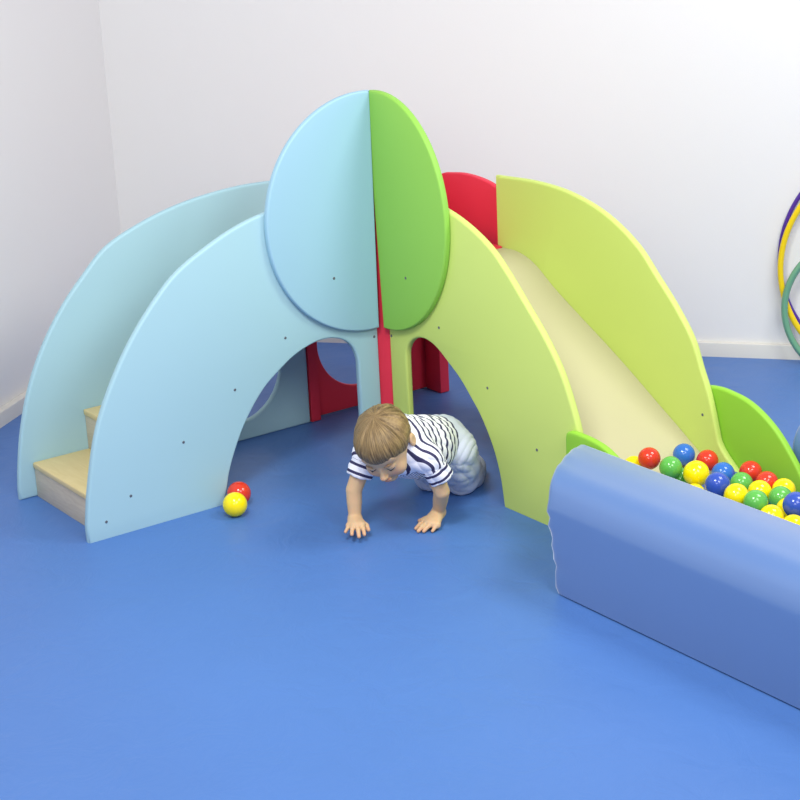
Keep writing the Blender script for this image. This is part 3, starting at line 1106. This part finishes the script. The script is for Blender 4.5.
# trousers
Tf = Field((0.18, -0.20, 0.0), (0.60, 0.18, 0.32), 0.0026)
Tf.chain([HIP - axis * 0.05, HIP, HIP + axis * 0.012], [0.066, 0.067, 0.060], 0.02)
for hp, kn, an in ((HP_L, KN_L, AN_L), (HP_R, KN_R, AN_R)):
    Tf.chain([hp, hp * 0.5 + kn * 0.5, kn], [0.060, 0.055, 0.047], 0.022)
    Tf.chain([kn, kn * 0.5 + an * 0.5, an - (an - kn) * 0.02 + V3(0, 0, 0.006)], [0.048, 0.047, 0.041], 0.014)
Tf.cut(MID + axis * (blen * 0.76), -axis)
x, y, z = Tf.part((-9, -9, -9), (9, 9, 9), 0)[1]
Tf.d = np.maximum(Tf.d, (0.0022 - z + 0 * x + 0 * y).astype(np.float32))
tv, tf = Tf.nets()
tv = relax(tv, tf, 2, 0.5)
tv2 = wrinkle(tv, tf, 0.0042, [((0.6, -0.3, 0.75), 75, 0.9), ((0.2, 0.8, 0.55), 85, 0.9), ((0.9, 0.3, 0.1), 110, 0.6), ((0.75, 0.45, -0.5), 170, 0.7)], 9)
tv2[:, 2] = np.maximum(tv2[:, 2], 0.0015)
mesh_obj('trousers', to_mesh('trousers', tv2, tf), M['trousers'], person, label='pale grey cotton trousers')

# eyes and brows
for sx in (1, -1):
    bm = bmesh.new()
    bmesh.ops.create_uvsphere(bm, u_segments=24, v_segments=16, radius=0.0112)
    c = hd(sx * 0.026, 0.0755, -0.0170)
    g = Vector((Fh * 0.62 - Uh * 0.78).tolist()).normalized()
    for fc in bm.faces:
        fc.material_index = 1 if fc.calc_center_median().normalized().dot(g) > 0.86 else 0
        fc.smooth = True
    bmesh.ops.translate(bm, verts=bm.verts, vec=Vector(c.tolist()))
    me = bpy.data.meshes.new('eye')
    bm.to_mesh(me)
    bm.free()
    o = mesh_obj('eye', me, M['white_eye'], person)
    me.materials.append(M['iris'])
    for i, pgn in enumerate(me.polygons):
        cc = pgn.center + o.location + person.location - Vector(c.tolist())
        pgn.material_index = 1 if cc.normalized().dot(g) > 0.66 else 0
    # lashes / brow
    B2 = Field(c - 0.035, c + 0.035, 0.0012)
    B2.chain([hd(sx * 0.016, 0.0915, 0.004), hd(sx * 0.028, 0.0885, 0.0065), hd(sx * 0.039, 0.0795, 0.002)], [0.0014, 0.0022, 0.0010], 0.002)
    bv, bf = B2.nets()
    mesh_obj('eyebrow', to_mesh('eyebrow', bv, bf), M['brow'], person)
    B3 = Field(c - 0.03, c + 0.03, 0.0010)
    B3.chain([hd(sx * 0.0155, 0.0840, -0.0165), hd(sx * 0.026, 0.0895, -0.0185), hd(sx * 0.0370, 0.0815, -0.0165)], [0.0008, 0.0013, 0.0008], 0.001)
    bv, bf = B3.nets()
    mesh_obj('eyelashes', to_mesh('eyelashes', bv, bf), M['iris'], person)


# ------------------------------------------------------------------ light
world = bpy.data.worlds.new('World')
scene.world = world
world.use_nodes = True
bg = world.node_tree.nodes['Background']
bg.inputs['Color'].default_value = (1.0, 0.86, 1.14, 1)
bg.inputs['Strength'].default_value = 0.36


def area(name, loc, target, size, power, color=(1, 1, 1), sy=None):
    l = bpy.data.lights.new(name, 'AREA')
    l.energy = power
    l.size = size
    if sy:
        l.shape = 'RECTANGLE'
        l.size_y = sy
    l.color = color
    o = bpy.data.objects.new(name, l)
    link(o)
    o.location = loc
    d = Vector(target) - Vector(loc)
    o.rotation_euler = d.to_track_quat('-Z', 'Y').to_euler()
    return o


area('ceiling_or_fill_lamp', (3.5, -3.0, 2.4), (0.4, -0.1, 0.1), 1.2, 30, (0.985, 1.01, 0.97))  # unseen fill light added near the camera to brighten the trousers from the front
area('ceiling_or_fill_lamp', (1.5, -1.6, 2.6), (0.4, -0.2, 0.2), 0.6, 46, (0.985, 1.01, 0.97))
area('ceiling_or_fill_lamp', (3.4, -0.8, 2.6), (0.8, 0.3, 0.2), 1.0, 36, (0.985, 1.01, 0.97))
area('ceiling_or_fill_lamp', (2.0, 0.9, 2.65), (0.9, 1.2, 0.3), 1.0, 42, (0.985, 1.01, 0.97))

# ------------------------------------------------------------------ camera
cam = bpy.data.cameras.new('camera')
cam.sensor_width = 36.0
cam.lens = 1792.682 / 800 * 36.0
co = bpy.data.objects.new('camera', cam)
link(co)
r_ = Vector((0.583286706851974, 0.8109132332286986, -0.046865187339406346))
u_ = Vector((-0.22782441821981342, 0.2187085543941402, 0.9488216917301318))
f_ = Vector((-0.7796618831728167, 0.5427580459186245, -0.31231562803998997))
mw = Matrix((r_, u_, -f_)).transposed().to_4x4()
mw.translation = Vector((4.23473623001429, -2.9001838899317502, 1.867475905105759))
co.matrix_world = mw
cam.clip_start = 0.05
cam.clip_end = 60
scene.camera = co

scene.view_settings.view_transform = 'Standard'
scene.view_settings.look = 'None'
scene.view_settings.exposure = 0.09
scene.view_settings.gamma = 1.0
scene.view_settings.use_curve_mapping = False
